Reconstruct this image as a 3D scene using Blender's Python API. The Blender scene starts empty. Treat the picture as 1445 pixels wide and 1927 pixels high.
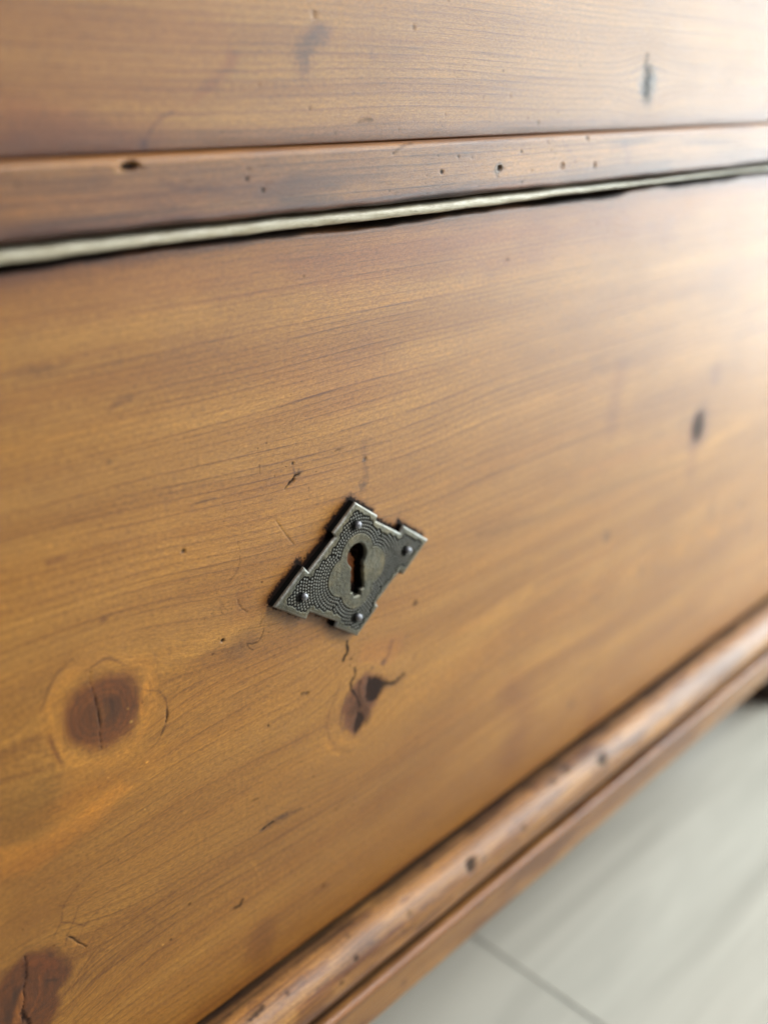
import bpy, math
import numpy as np
from mathutils import Vector, Matrix

# ------------------------------------------------------------------ camera
S = bpy.context.scene
COL = S.collection
PW, PH, FPX = 1445., 1927., 1900.
VPX, VPY = 2720., 170.
pitch = math.atan((PH/2-VPY)/FPX)
az = math.atan((VPX-PW/2)/math.hypot(FPX, PH/2-VPY))
hd = np.array([math.cos(az), math.sin(az), 0.])
RT = np.array([math.sin(az), -math.cos(az), 0.])
FW = hd*math.cos(pitch)+np.array([0, 0, -math.sin(pitch)])
UP = np.cross(RT, FW)
CAM = np.array([-0.16879724, -0.17391091, 0.11797122])
cd = bpy.data.cameras.new('camera'); cam = bpy.data.objects.new('camera', cd); COL.objects.link(cam)
cd.sensor_fit = 'HORIZONTAL'; cd.sensor_width = 36.; cd.lens = 36.*FPX/PW
cd.clip_start = 0.002; cd.clip_end = 50.
cd.dof.use_dof = True; cd.dof.focus_distance = 0.243; cd.dof.aperture_fstop = cd.lens/6.0
m = Matrix.Identity(4)
for i in range(3):
    m[i][0] = RT[i]; m[i][1] = UP[i]; m[i][2] = -FW[i]; m[i][3] = CAM[i]
cam.matrix_world = m
S.camera = cam
S.render.resolution_x = 767; S.render.resolution_y = 1024

def ray(px, py): return FW*FPX+RT*(px-PW/2)-UP*(py-PH/2)
def hit(px, py, Y=0.):
    d = ray(px, py); P = CAM+d*((Y/1000.-CAM[1])/d[1]); return P[0]*1000., P[2]*1000.

# ------------------------------------------------------------------ light
S.view_settings.view_transform = 'Standard'; S.view_settings.look = 'None'
S.view_settings.exposure = 0.0; S.view_settings.gamma = 1.0
w = bpy.data.worlds.new('World'); S.world = w; w.use_nodes = True
nt = w.node_tree; nt.nodes.clear()
wo = nt.nodes.new('ShaderNodeOutputWorld'); bg = nt.nodes.new('ShaderNodeBackground')
tc = nt.nodes.new('ShaderNodeTexCoord'); sx = nt.nodes.new('ShaderNodeSeparateXYZ')
mr = nt.nodes.new('ShaderNodeMapRange'); mr.inputs[1].default_value = -0.4; mr.inputs[2].default_value = 0.9
cr = nt.nodes.new('ShaderNodeValToRGB')
cr.color_ramp.elements[0].color = (0.36, 0.31, 0.25, 1); cr.color_ramp.elements[1].color = (0.80, 0.86, 0.95, 1)
nt.links.new(tc.outputs['Generated'], sx.inputs[0]); nt.links.new(sx.outputs[2], mr.inputs[0])
nt.links.new(mr.outputs[0], cr.inputs[0]); nt.links.new(cr.outputs[0], bg.inputs[0]); nt.links.new(bg.outputs[0], wo.inputs[0])
bg.inputs[1].default_value = 0.22

def area(name, loc, target, sx_, sy_, power, col):
    l = bpy.data.lights.new(name, 'AREA'); l.shape = 'RECTANGLE'; l.size = sx_; l.size_y = sy_
    l.energy = power; l.color = col
    o = bpy.data.objects.new(name, l); COL.objects.link(o); o.location = loc
    o.rotation_euler = (Vector(target)-Vector(loc)).to_track_quat('-Z', 'Y').to_euler()
    return o
# unseen window at right, pulled close and stretched to the floor for the sheen
area('window_light', (1.04, -0.43, 0.27), (0.1, 0, 0.0), 0.62, 1.02, 22.5, (0.86, 0.97, 1.0))
area('overhead_fill_light', (0.55, -0.72, 1.05), (0.05, 0, -0.02), 0.55, 0.45, 17., (1.0, 0.985, 0.96))  # unseen lamp added overhead for diffuse light without sheen
# second window further along, past the end of the chest
area('far_window_light', (3.2, 1.3, 0.9), (0.4, 0.1, -0.2), 1.2, 1.4, 14., (0.85, 0.93, 1.0))

# ------------------------------------------------------------------ helpers
rs = np.random.RandomState(7)
TAB = rs.rand(256, 256)
def vnoise(x, y, seed=0):
    x = np.asarray(x)+seed*17.31; y = np.asarray(y)+seed*9.77
    xi = np.floor(x).astype(int); yi = np.floor(y).astype(int); fx = x-xi; fy = y-yi
    fx = fx*fx*(3-2*fx); fy = fy*fy*(3-2*fy)
    a = TAB[xi & 255, yi & 255]; b = TAB[(xi+1) & 255, yi & 255]; c = TAB[xi & 255, (yi+1) & 255]; d = TAB[(xi+1) & 255, (yi+1) & 255]
    return (a*(1-fx)+b*fx)*(1-fy)+(c*(1-fx)+d*fx)*fy
def fbm(x, y, seed=0, n=3):
    s = 0; a = .5; t = 0
    for k in range(n):
        s = s+a*vnoise(x*2**k, y*2**k, seed+k*3); t += a; a *= .5
    return s/t
def sstep(e0, e1, x):
    t = np.clip((x-e0)/(e1-e0), 0, 1); return t*t*(3-2*t)
def dist_poly(x, y, pts, closed=False):
    pts = list(pts); d = np.full(np.shape(x), 1e9)
    if len(pts) == 1: return np.hypot(x-pts[0][0], y-pts[0][1])
    n = len(pts)
    for i in range(n if closed else n-1):
        ax, ay = pts[i]; bx, by = pts[(i+1) % n]; vx, vy = bx-ax, by-ay; L = vx*vx+vy*vy+1e-12
        t = np.clip(((x-ax)*vx+(y-ay)*vy)/L, 0, 1)
        d = np.minimum(d, np.hypot(x-ax-t*vx, y-ay-t*vy))
    return d
def inside(x, y, pts):
    n = len(pts); c = np.zeros(np.shape(x), bool)
    for i in range(n):
        ax, ay = pts[i]; bx, by = pts[(i+1) % n]
        k = (ay > y) != (by > y)
        c ^= k & (x < (bx-ax)*(y-ay)/((by-ay) if by != ay else 1e-12)+ax)
    return c
def sdf(x, y, pts):
    d = dist_poly(x, y, pts, True); return np.where(inside(x, y, pts), -d, d)

def mesh_from(name, co, quads, attrs=None, cols=None, smooth=True):
    me = bpy.data.meshes.new(name)
    co = np.asarray(co, np.float32); quads = np.asarray(quads, np.int32)
    k = quads.shape[1]
    me.vertices.add(len(co)); me.vertices.foreach_set('co', co.ravel())
    me.loops.add(quads.size); me.loops.foreach_set('vertex_index', quads.ravel())
    me.polygons.add(len(quads)); me.polygons.foreach_set('loop_start', np.arange(0, quads.size, k, dtype=np.int32))
    me.update(calc_edges=True)
    if smooth: me.polygons.foreach_set('use_smooth', np.ones(len(quads), bool))
    for n_, a in (attrs or {}).items():
        at = me.attributes.new(n_, 'FLOAT', 'POINT'); at.data.foreach_set('value', np.asarray(a, np.float32).ravel())
    for n_, a in (cols or {}).items():
        at = me.attributes.new(n_, 'FLOAT_COLOR', 'POINT')
        at.data.foreach_set('color', np.concatenate([a, np.ones((len(a), 1))], 1).astype(np.float32).ravel())
    return me
def link(name, me, mat, parent=None):
    o = bpy.data.objects.new(name, me); COL.objects.link(o)
    if mat: me.materials.append(mat)
    if parent: o.parent = parent
    return o
def empty(name, loc, label, cat):
    o = bpy.data.objects.new(name, None); COL.objects.link(o); o.location = loc; o.empty_display_size = .05
    o['label'] = label; o['category'] = cat; return o
def box(name, a, b, mat, parent=None, bev=.0008):
    import bmesh
    bm = bmesh.new(); bmesh.ops.create_cube(bm, size=1)
    for v in bm.verts:
        v.co = [(a[i]+b[i])/2+v.co[i]*(b[i]-a[i]) for i in range(3)]
    bmesh.ops.bevel(bm, geom=bm.edges[:], offset=bev, segments=2, affect='EDGES')
    me = bpy.data.meshes.new(name); bm.to_mesh(me); bm.free()
    return link(name, me, mat, parent)

# ------------------------------------------------------------------ node shorthand
class NT:
    def __init__(s, name):
        s.m = bpy.data.materials.new(name); s.m.use_nodes = True; s.t = s.m.node_tree
        s.b = s.t.nodes['Principled BSDF']
    def n(s, typ, **kw):
        x = s.t.nodes.new('ShaderNode'+typ)
        for k, v in kw.items(): setattr(x, k, v)
        return x
    def l(s, a, b): s.t.links.new(a, b)
    def val(s, v, sock):
        if hasattr(v, 'is_output'): s.l(v, sock)
        else: sock.default_value = v
    def math(s, op, a, b=0., c=None):
        x = s.n('Math', operation=op); s.val(a, x.inputs[0]); s.val(b, x.inputs[1])
        if c is not None: s.val(c, x.inputs[2])
        return x.outputs[0]
    def attr(s, name): return s.n('Attribute', attribute_name=name).outputs
    def xyz(s, x, y, z=0.):
        c = s.n('CombineXYZ'); s.val(x, c.inputs[0]); s.val(y, c.inputs[1]); s.val(z, c.inputs[2]); return c.outputs[0]
    def noise(s, vec, scale=1., detail=2., rough=.5, dist=0.):
        x = s.n('TexNoise'); s.l(vec, x.inputs['Vector']); x.inputs['Scale'].default_value = scale
        x.inputs['Detail'].default_value = detail; x.inputs['Roughness'].default_value = rough; x.inputs['Distortion'].default_value = dist
        return x.outputs[0]
    def remap(s, v, a, b, c=0., d=1.):
        x = s.n('MapRange'); s.val(v, x.inputs[0]); x.inputs[1].default_value = a; x.inputs[2].default_value = b
        x.inputs[3].default_value = c; x.inputs[4].default_value = d; return x.outputs[0]
    def mix(s, f, a, b, mode='MIX'):
        x = s.n('Mix', data_type='RGBA', blend_type=mode)
        s.val(f, x.inputs[0])
        for v, q in ((a, x.inputs[6]), (b, x.inputs[7])):
            if hasattr(v, 'is_output'): s.l(v, q)
            else: q.default_value = (*v, 1)
        return x.outputs[2]

def wood_material(name, c_light, c_mid, c_dark, rough=.38, ring=1., crackle=1., off=0., patina=.45):
    T = NT(name)
    gu = T.attr('gu')[2]; gv = T.attr('gv')[2]; ph = T.attr('ph')[2]; rg = T.attr('ring')[2]; dk = T.attr('dark')[2]
    tint = T.attr('tint')[0]
    # broad bands of colour running along the grain
    bands = T.noise(T.xyz(T.math('MULTIPLY', gu, .007), T.math('MULTIPLY', gv, .09), off), 1., 3., .55)
    col = T.mix(T.remap(bands, .30, .72), c_mid, c_light)
    cloud = T.noise(T.xyz(T.math('MULTIPLY', gu, .022), T.math('MULTIPLY', gv, .05), off+5.), 1., 3., .6)
    col = T.mix(T.remap(cloud, .40, .75, 0., patina), col, c_dark)
    # annual rings: slow darkening then a sharp edge, every ring with its own strength
    wob = T.noise(T.xyz(T.math('MULTIPLY', gu, .012), T.math('MULTIPLY', ph, .8), off+2.), 1., 2.)
    t = T.math('ADD', ph, T.math('MULTIPLY', wob, 1.1))
    fr = T.math('FRACT', t); fl = T.math('FLOOR', t)
    wn = T.n('TexWhiteNoise', noise_dimensions='1D'); T.l(fl, wn.inputs['W'])
    late = T.math('MULTIPLY', T.math('POWER', fr, 4.5), T.remap(fr, .90, 1., 1., .0))
    brk = T.remap(T.noise(T.xyz(T.math('MULTIPLY', gu, .05), T.math('MULTIPLY', gv, .6), off+9.), 1., 3.), .3, .6, .4, 1.)
    ringv = T.math('MULTIPLY', T.math('MULTIPLY', late, rg), T.math('MULTIPLY', T.remap(wn.outputs[0], 0., 1., .30, 1.), brk))
    ringv = T.math('MULTIPLY', ringv, 1.9*ring)
    col = T.mix(T.math('MINIMUM', ringv, 1.), col, tuple(c*f for c, f in zip(c_mid, (.40, .30, .24))))
    # fibres and short pores
    fib = T.noise(T.xyz(T.math('MULTIPLY', gu, .16), T.math('MULTIPLY', gv, 3.2), off+3.), 1., 4., .65)
    col = T.mix(.8, col, T.mix(T.remap(fib, .3, .7), (.70, .66, .62), (1.24, 1.26, 1.28)), 'MULTIPLY')
    mott = T.noise(T.xyz(T.math('MULTIPLY', gu, .8), T.math('MULTIPLY', gv, 1.7), off+4.), 1., 4., .7)
    col = T.mix(.95, col, T.mix(T.remap(mott, .3, .7), (.62, .60, .58), (1.34, 1.34, 1.33)), 'MULTIPLY')
    pore = T.noise(T.xyz(T.math('MULTIPLY', gu, .7), T.math('MULTIPLY', gv, 7.), off+6.), 1., 2., .6)
    col = T.mix(T.remap(pore, .62, .74, 0., .50), col, tuple(c*.42 for c in c_mid))
    col = T.mix(1., col, tint, 'MULTIPLY')
    rr = T.math('ADD', T.remap(fib, .3, .7, rough-.05, rough+.07), T.math('MULTIPLY', dk, .25))
    T.l(rr, T.b.inputs['Roughness'])
    T.l(T.math('SUBTRACT', .5, T.math('MULTIPLY', dk, .45)), T.b.inputs['Specular IOR Level'])
    T.b.inputs['Coat Weight'].default_value = .08; T.b.inputs['Coat Roughness'].default_value = .30
    # relief: crackled wax film, fibre, slightly sunken rings
    v = T.n('TexVoronoi', feature='DISTANCE_TO_EDGE'); 
    wv = T.noise(T.xyz(T.math('MULTIPLY', gu, 1.5), T.math('MULTIPLY', gv, 1.5), off), 1., 2.)
    T.l(T.xyz(T.math('ADD', T.math('MULTIPLY', gu, 1.5), T.math('MULTIPLY', wv, 2.4)), T.math('ADD', T.math('MULTIPLY', gv, 2.2), T.math('MULTIPLY', wv, -2.))), v.inputs['Vector'])
    ck = T.remap(v.outputs['Distance'], 0., .16, 0., 1.)
    msk = T.remap(T.noise(T.xyz(T.math('MULTIPLY', gu, .035), T.math('MULTIPLY', gv, .05), off+8.), 1., 2.), .25, .75, .62, .82)
    col = T.mix(T.math('MULTIPLY', T.math('MULTIPLY', T.math('SUBTRACT', 1., ck), msk), (.60*crackle)), col, T.mix(1., col, (.52, .45, .42), 'MULTIPLY'))
    col = T.mix(dk, col, (.010, .008, .008)); T.l(col, T.b.inputs['Base Color'])
    fine = T.noise(T.xyz(T.math('MULTIPLY', gu, 2.6), T.math('MULTIPLY', gv, 3.4), off), 1., 3., .65)
    h = T.math('ADD', T.math('MULTIPLY', fine, .046), T.math('MULTIPLY', T.math('MULTIPLY', ck, msk), .013*crackle))
    h = T.math('ADD', h, T.math('MULTIPLY', fib, .036))
    h = T.math('SUBTRACT', h, T.math('MULTIPLY', ringv, -.012))
    low = T.noise(T.xyz(T.math('MULTIPLY', gu, .05), T.math('MULTIPLY', gv, .14), off+1.), 1., 2.)
    h = T.math('ADD', h, T.math('MULTIPLY', low, .02))
    bp = T.n('Bump'); bp.inputs['Strength'].default_value = 1.; bp.inputs['Distance'].default_value = .001
    T.l(h, bp.inputs['Height']); T.l(bp.outputs[0], T.b.inputs['Normal'])
    return T.m

M_DRAWER = wood_material('drawer_pine', (.470, .220, .036), (.335, .135, .016), (.215, .076, .009), .37)
M_PANEL = wood_material('panel_pine', (.42, .196, .036), (.31, .129, .019), (.21, .077, .011), .32, 1., 1.2, 31.)
M_RAIL = wood_material('rail_pine', (.34, .150, .030), (.245, .094, .016), (.145, .050, .008), .31, 1.2, 1.2, 57., .8)
M_MOULD = wood_material('moulding_pine', (.47, .230, .060), (.34, .146, .030), (.20, .075, .016), .36, 1.3, 1., 83., .85)

# ------------------------------------------------------------------ wooden members with marks
def patina(Mb, seed, a, b, tint, su=.03, sv=.16):
    n_ = fbm(Mb.U*su, Mb.V*sv, seed, 4); m_ = sstep(a, b, n_)
    Mb.tint *= 1+(np.array(tint)-1)*m_[..., None]
class Member:
    """Strip running along X with a closed cross-section (Y,Z in mm). The first nf points of the section are its face."""
    def __init__(s, us, sec, nf, seed=1):
        s.us = np.asarray(us, float); s.sec = np.asarray(sec, float); s.nf = nf; s.seed = seed
        d = np.hypot(*np.diff(s.sec, axis=0).T); s.arc = np.concatenate([[0], np.cumsum(d)])
        s.vs = s.sec[0, 1]-s.arc                   # grain coordinate counted down the face, starts at the top Z
        s.NU, s.NV = len(s.us), len(s.sec)
        s.U, s.V = np.meshgrid(s.us, s.vs, indexing='ij')
        z = np.zeros_like(s.U)
        s.tint = np.ones((s.NU, s.NV, 3)); s.dark = z.copy(); s.h = z.copy(); s.ring = z+1.
        s.gv = s.V.copy(); s.ph = None
        s.z0 = s.sec[:, 1][None, :]+z; s.y0 = s.sec[:, 0][None, :]+z
        nrm = np.zeros((s.NV, 2)); t = np.zeros((s.NV, 2)); t[1:-1] = s.sec[2:]-s.sec[:-2]; t[0] = s.sec[1]-s.sec[0]; t[-1] = s.sec[-1]-s.sec[-2]
        t /= np.maximum(np.hypot(t[:, 0], t[:, 1])[:, None], 1e-9); nrm[:, 0] = t[:, 1]; nrm[:, 1] = -t[:, 0]   # face runs downwards: outward is -Y
        s.nrm = nrm
    def at(s, px, py):
        best = None
        for i in range(s.nf-1):
            u0, z0 = hit(px, py, s.sec[i, 0]); u1, z1 = hit(px, py, s.sec[i+1, 0])
            a, b = z0-s.sec[i, 1], z1-s.sec[i+1, 1]
            if a*b <= 0:
                k = a/(a-b+1e-12); return (u0+(u1-u0)*k, s.vs[i]+(s.vs[i+1]-s.vs[i])*k)
        k = min(range(s.nf), key=lambda i: abs(hit(px, py, s.sec[i, 0])[1]-s.sec[i, 1]))
        return (hit(px, py, s.sec[k, 0])[0], s.vs[k]+hit(px, py, s.sec[k, 0])[1]-s.sec[k, 1])
    def P(s, *q): return [s.at(*p) for p in q]
    def win(s, pts, r):
        p = np.array(pts); lo = p.min(0)-r; hi = p.max(0)+r
        i0, i1 = np.searchsorted(s.us, [lo[0], hi[0]])
        k = np.where((s.vs >= lo[1]) & (s.vs <= hi[1]))[0]
        if i1 <= i0 or len(k) == 0: return None
        return (slice(i0, i1), slice(k[0], k[-1]+1))
    def put(s, w_, m_, tint=None, dark=None, h=None, ring=None):
        if tint is not None: s.tint[w_] *= 1+(np.array(tint)-1)*m_[..., None]
        if dark is not None: s.dark[w_] = np.maximum(s.dark[w_], m_*dark)
        if h is not None: s.h[w_] += m_*h
        if ring is not None: s.ring[w_] *= 1+(ring-1)*m_
    def stroke(s, q, r, soft=.25, rough=.3, taper=False, mm=False, **kw):
        pts = q if mm else s.P(*q)
        w_ = s.win(pts, r*2+soft*2+.6)
        if w_ is None: return
        U, V = s.U[w_], s.V[w_]
        d = dist_poly(U, V, pts)+(fbm(U*1.3, V*1.3, s.seed+3)-.5)*2*rough*r
        if taper and len(pts) > 1:
            a, b = np.array(pts[0]), np.array(pts[-1]); t = np.clip(((U-a[0])*(b-a)[0]+(V-a[1])*(b-a)[1])/((b-a)@(b-a)), 0, 1)
            d = d+r*.8*np.abs(2*t-1)**1.5
        s.put(w_, sstep(r+soft, r-soft, d), **kw)
    def blob(s, q, rx, rz, ang=0., soft=.3, rough=.25, nf=.25, mm=False, **kw):
        c = q if mm else s.at(*q); R = max(rx, rz)*(1+soft+rough)+.5
        w_ = s.win([c], R)
        if w_ is None: return
        U, V = s.U[w_]-c[0], s.V[w_]-c[1]; ca, sa = math.cos(ang), math.sin(ang)
        a = (U*ca+V*sa)/rx; b = (-U*sa+V*ca)/rz
        d = np.hypot(a, b)+(fbm((U+c[0])*nf, (V+c[1])*nf, s.seed+5)-.5)*2*rough
        s.put(w_, sstep(1+soft, 1-soft, d), **kw)
    def poly(s, q, soft=.4, rough=.4, nf=.6, mm=False, **kw):
        pts = q if mm else s.P(*q); w_ = s.win(pts, soft*2+rough+.5)
        if w_ is None: return
        U, V = s.U[w_], s.V[w_]
        d = sdf(U, V, pts)+(fbm(U*nf, V*nf, s.seed+7)-.5)*2*rough
        s.put(w_, sstep(soft, -soft, d), **kw)
    def band(s, v_of, wdt, soft, amt_noise=1., nu=.05, **kw):
        """soiling or painted shade and highlight that follows an edge of the member: v_of = face coordinate of the edge"""
        d = np.abs(s.V-v_of); n_ = fbm(s.U*nu, s.V*.25, s.seed+11)
        m_ = sstep(wdt+soft, max(wdt-soft, 0), d+(n_-.5)*2*amt_noise)
        s.put((slice(None), slice(None)), m_, **kw)
    def build(s, name, mat, parent, ph_scale=.5, extra=None):
        X = s.U.copy(); Yc = s.y0+s.nrm[None, :, 0]*s.h; Zc = s.z0+s.nrm[None, :, 1]*s.h
        if extra is not None: dy, dz = extra; Yc = Yc+dy; Zc = Zc+dz
        co = np.stack([X, Yc, Zc], -1).reshape(-1, 3)/1000.
        i = np.arange(s.NU-1)[:, None]; j = np.arange(s.NV-1)[None, :]
        a = i*s.NV+j
        q = np.stack([a, a+1, a+s.NV+1, a+s.NV], -1).reshape(-1, 4)
        # close the section behind and add end caps as fans of quads
        j0 = s.NV-1; ii = np.arange(s.NU-1); q2 = np.stack([ii*s.NV+j0, ii*s.NV, (ii+1)*s.NV, (ii+1)*s.NV+j0], -1)
        caps = []
        for e in (0, s.NU-1):
            lo, hi = 0, s.NV-1
            while hi-lo >= 3 :
                f = [e*s.NV+lo, e*s.NV+lo+1, e*s.NV+hi-1, e*s.NV+hi]; caps.append(f if e == s.NU-1 else f[::-1]); lo += 1; hi -= 1
        q = np.concatenate([q, q2, np.array(caps, int).reshape(-1, 4)])
        ph = s.ph if s.ph is not None else s.gv*ph_scale
        me = mesh_from(name, co, q, dict(gu=s.U, gv=s.gv, ph=ph, ring=s.ring, dark=np.clip(s.dark, 0, 1)), dict(tint=np.clip(s.tint, 0, 2).reshape(-1, 3)))
        return link(name, me, mat, parent)

def usamp(a, b, d0, c0, c1, g=1.035, dmax=6.):
    """sample positions: even step d0 between c0 and c1, growing outside"""
    u = list(np.arange(c0, c1, d0)); d = d0
    while u[-1] < b: d = min(d*g, dmax); u.append(u[-1]+d)
    u[-1] = b; d = d0; lo = [c0]
    while lo[-1] > a: d = min(d*g*1.1, dmax*2); lo.append(lo[-1]-d)
    lo[-1] = a
    return np.array(lo[:0:-1]+u)
def seg(p, q, n): return [(p[0]+(q[0]-p[0])*i/n, p[1]+(q[1]-p[1])*i/n) for i in range(n)]
def arc(c, ry, rz, a0, a1, n):
    return [(c[0]+ry*math.cos(math.radians(a0+(a1-a0)*i/n)), c[1]+rz*math.sin(math.radians(a0+(a1-a0)*i/n))) for i in range(n)]

XL, XR = -420., 462.
chest = empty('chest_of_drawers', (0, 0, -.25), 'old waxed pine chest of drawers with a diamond keyhole plate, standing on the pale floor', 'chest of drawers')
def child(o): o.location = (o.location[0], o.location[1], o.location[2]+.25); return o

# ---------------- lower drawer front
DT, DB = 89.2, -114.6
sec = arc((1.3, DT-1.3), 1.3, 1.3, 90, 180, 5)+seg((0, DT-1.3), (0, DB+1.), 790)+arc((1., DB+1.), 1., 1., 180, 270, 4)+[(1., DB), (18, DB), (18, DT)]
nf = len(sec)-3
D = Member(usamp(-330, 430, .33, -116, 42, 1.012, 2.2), sec, nf, 3)
U, V = D.U, D.V
# grain field
KA, KB, KC, KD = D.at(194, 1336), D.at(55, 1872), D.at(680, 1318), D.at(1312, 802)
g = V.copy()
g += 1.1*np.sin(U/62.+.4)*sstep(60, 20, V)+.9*np.sin(U/37.+V/60.)*sstep(50, 0, V)
g += (fbm(U*.011, V*.016, 4, 2)-.5)*9.*sstep(70, 10, V)
g += .075*(U+40)*sstep(52, 30, V)*sstep(-16, 6, V)*sstep(60, -30, U)
g += .09*np.clip(U-90, 0, 200)*sstep(40, 0, V)*sstep(-60, -20, V)
g += -.07*(U+20)*sstep(-12, -34, V)*sstep(-62, -46, V)
for (kx, kz), sa, sb, st in ((KA, 23, 14, .86), (KB, 21, 19, .92), (KC, 13, 15, .85), (KD, 14, 9, .8)):
    dx, dz = U-kx, V-kz
    g -= st*dz*np.exp(-(dx/sa)**2-(dz/sb)**2)
D.gv = g+(fbm(U*.03, V*.12, 9, 2)-.5)*.7
D.ph = D.gv*.42+.26*np.logaddexp(0, (D.gv-34)/5.)*5.
D.ring *= .55+.45*sstep(0, 45, V); D.ring *= 1-.35*sstep(60, 84, V)
# knot A
def knot(Mb, c, rx, rz, ang, core, rings=5., crack=None):
    w_ = Mb.win([c], max(rx, rz)*2.4); U, V = Mb.U[w_]-c[0], Mb.V[w_]-c[1]; ca, sa = math.cos(ang), math.sin(ang)
    a = (U*ca+V*sa)/rx; b = (-U*sa+V*ca)/rz
    r = np.hypot(a, b)+(fbm((U+c[0])*.13, (V+c[1])*.13, 21)-.5)*.42
    m_ = sstep(1.20, .72, r)
    conc = .5+.5*np.sin(r*2*math.pi*rings+3*fbm(U*.2, V*.2, 5))
    shade = (1-.22*m_*conc*sstep(1.05, .6, r))*(1-.25*sstep(.5, .2, r))
    Mb.tint[w_] *= (1+(np.array(core)-1)*m_[..., None])*shade[..., None]
    rim = np.exp(-((r-1.28)/.16)**2)*.16
    Mb.tint[w_] *= 1+rim[..., None]*np.array((1., .8, .4))
    Mb.ring[w_] *= 1-.9*sstep(1.7, 1.2, r)
knot(D, KA, 9.8, 10.6, .42, (.42, .27, .19), 5.5)
k = lambda *q: [(60+a/5.16, 1200+b/5.16) for a, b in q]
D.stroke(k((572, 290), (556, 420), (590, 500), (612, 600), (636, 700), (655, 800), (662, 930), (680, 1080)), .13, .14, 1.2, True, dark=.92, h=-.25)
D.stroke(k((590, 540), (618, 650), (640, 760)), .45, .5, .6, dark=.22)
D.stroke(k((75, 740), (160, 500), (250, 340), (390, 210)), .35, .5, .5, True, tint=(.5, .45, .45))
D.stroke(k((500, 340), (590, 280), (680, 220), (760, 200), (860, 240), (930, 285)), .4, .45, .5, True, tint=(.50, .45, .48))
D.stroke(k((1060, 500), (1130, 515), (1240, 520), (1300, 600), (1322, 740), (1290, 880), (1220, 1020), (1110, 1120)), .22, .28, .6, True, tint=(.42, .36, .36))
D.stroke(k((1310, 700), (1316, 760), (1300, 830)), .25, .2, .6, True, dark=.95, h=-.3)
D.stroke(k((1290, 860), (1255, 950)), .16, .2, .9, dark=.6)
D.stroke(k((170, 940), (210, 1080), (300, 1250)), .5, .7, .5, True, tint=(.48, .38, .38))
D.stroke(k((1110, 520), (1120, 440), (1060, 620), (1060, 740)), .6, .8, .5, tint=(1.3, 1.25, 1.1))
D.blob(k((690, 740))[0], 2.0, 1.8, 0, .6, .5, tint=(1.5, 1.7, 1.7))
D.blob(k((780, 700))[0], 1.6, 2.6, 0, .5, .5, tint=(.6, .6, .7))
for q in k((932, 690), (963, 820), (1120, 1212)): D.blob(q, .32, .26, 0, .4, .2, tint=(2.6, 4.5, 9.), h=.05)
D.poly(k((900, 1000), (1330, 1000), (1250, 1300), (420, 1350), (300, 1150), (640, 1140)), 3, 3, .15, tint=(1.12, 1.12, 1.05), ring=.5)
D.poly(k((200, 500), (330, 300), (520, 200), (330, 640), (340, 980), (180, 920)), 2, 2, .2, tint=(1.15, 1.15, 1.05), ring=.4)
# knot B
k = lambda *q: [(a/4.38, 1600+b/4.38) for a, b in q]
KBp = k((130, 910), (220, 810), (380, 800), (490, 860), (590, 980), (520, 1150), (500, 1280), (430, 1440), (330, 1700), (-200, 1700), (-220, 1400), (-90, 1160))
D.poly(KBp, 1.8, 1.6, .3, tint=(.38, .25, .22), ring=.1)
D.stroke(k((240, 940), (330, 930), (420, 960)), 1.4, 1.6, .5, tint=(1.35, 1.25, 1.2))
D.stroke(k((330, 1050), (330, 1180), (290, 1290), (230, 1390)), .25, .3, .5, tint=(1.7, 1.7, 1.5))
D.stroke(k((150, 1160), (90, 1280), (60, 1440)), .9, .8, .4, tint=(.55, .55, .7))
D.poly(k((190, 1160), (140, 1250), (100, 1440), (170, 1440), (195, 1300)), .6, .4, tint=(2., 2.3, 2.2))
D.stroke(k((205, 880), (218, 980), (212, 1090), (196, 1140), (203, 1250), (186, 1330), (190, 1460)), .13, .16, 1.2, dark=.9, h=-.2)
D.stroke(k((185, 1350), (215, 1400), (240, 1440)), .5, .4, .9, dark=.8, h=-.3)
D.stroke(k((212, 940), (214, 1060)), .6, .5, .6, dark=.55)
D.stroke(k((385, 1080), (470, 1075)), .3, .3, .6, tint=(.5, .5, .5))
for q, a in (((( 940, 70), (800, 160), (700, 240), (600, 350), (540, 440), (518, 490), (510, 590), (480, 650), (445, 720)), .5),
          (((820, 330), (720, 410), (650, 470), (610, 590), (560, 700), (540, 800)), .55), (((1100, 300), (880, 450), (760, 550), (690, 640), (650, 760), (600, 880), (570, 960)), .62),
          (((1200, 440), (980, 560), (800, 660), (730, 780), (690, 850)), .7), (((1445, 350), (1180, 520), (1000, 650), (850, 760), (750, 880), (650, 1030), (560, 1160)), .5),
          (((1445, 530), (1300, 620), (1100, 760), (930, 880), (780, 1000), (700, 1080), (590, 1230)), .5), (((1445, 600), (1340, 680), (1150, 800), (960, 940), (800, 1060), (700, 1180), (560, 1380)), .55),
          (((1445, 480), (1200, 600), (960, 760), (800, 860), (720, 960), (600, 1140)), .66), (((1445, 760), (1280, 850), (1150, 970)), .6), (((1445, 1040), (1200, 1200), (1000, 1320), (900, 1420)), .75), (((1000,1130),(860,1200),(700,1300),(600,1420)), .72)):
    D.stroke(k(*q), .14, .22, .8, tint=(a, a*.88, a*.85))
D.stroke(k((490, 465), (545, 462)), .15, .2, .6, tint=(.55, .5, .5)); D.stroke(k((520, 600), (610, 605), (700, 630)), .18, .2, .6, tint=(.6, .52, .5))
D.stroke(k((568, 720), (610, 738), (645, 768), (690, 785), (710, 800)), .16, .14, .9, dark=.85, h=-.3)
D.stroke(k((1180, 500), (1290, 620), (1320, 600)), .2, .3, .9, tint=(.8, .75, .7))
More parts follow.
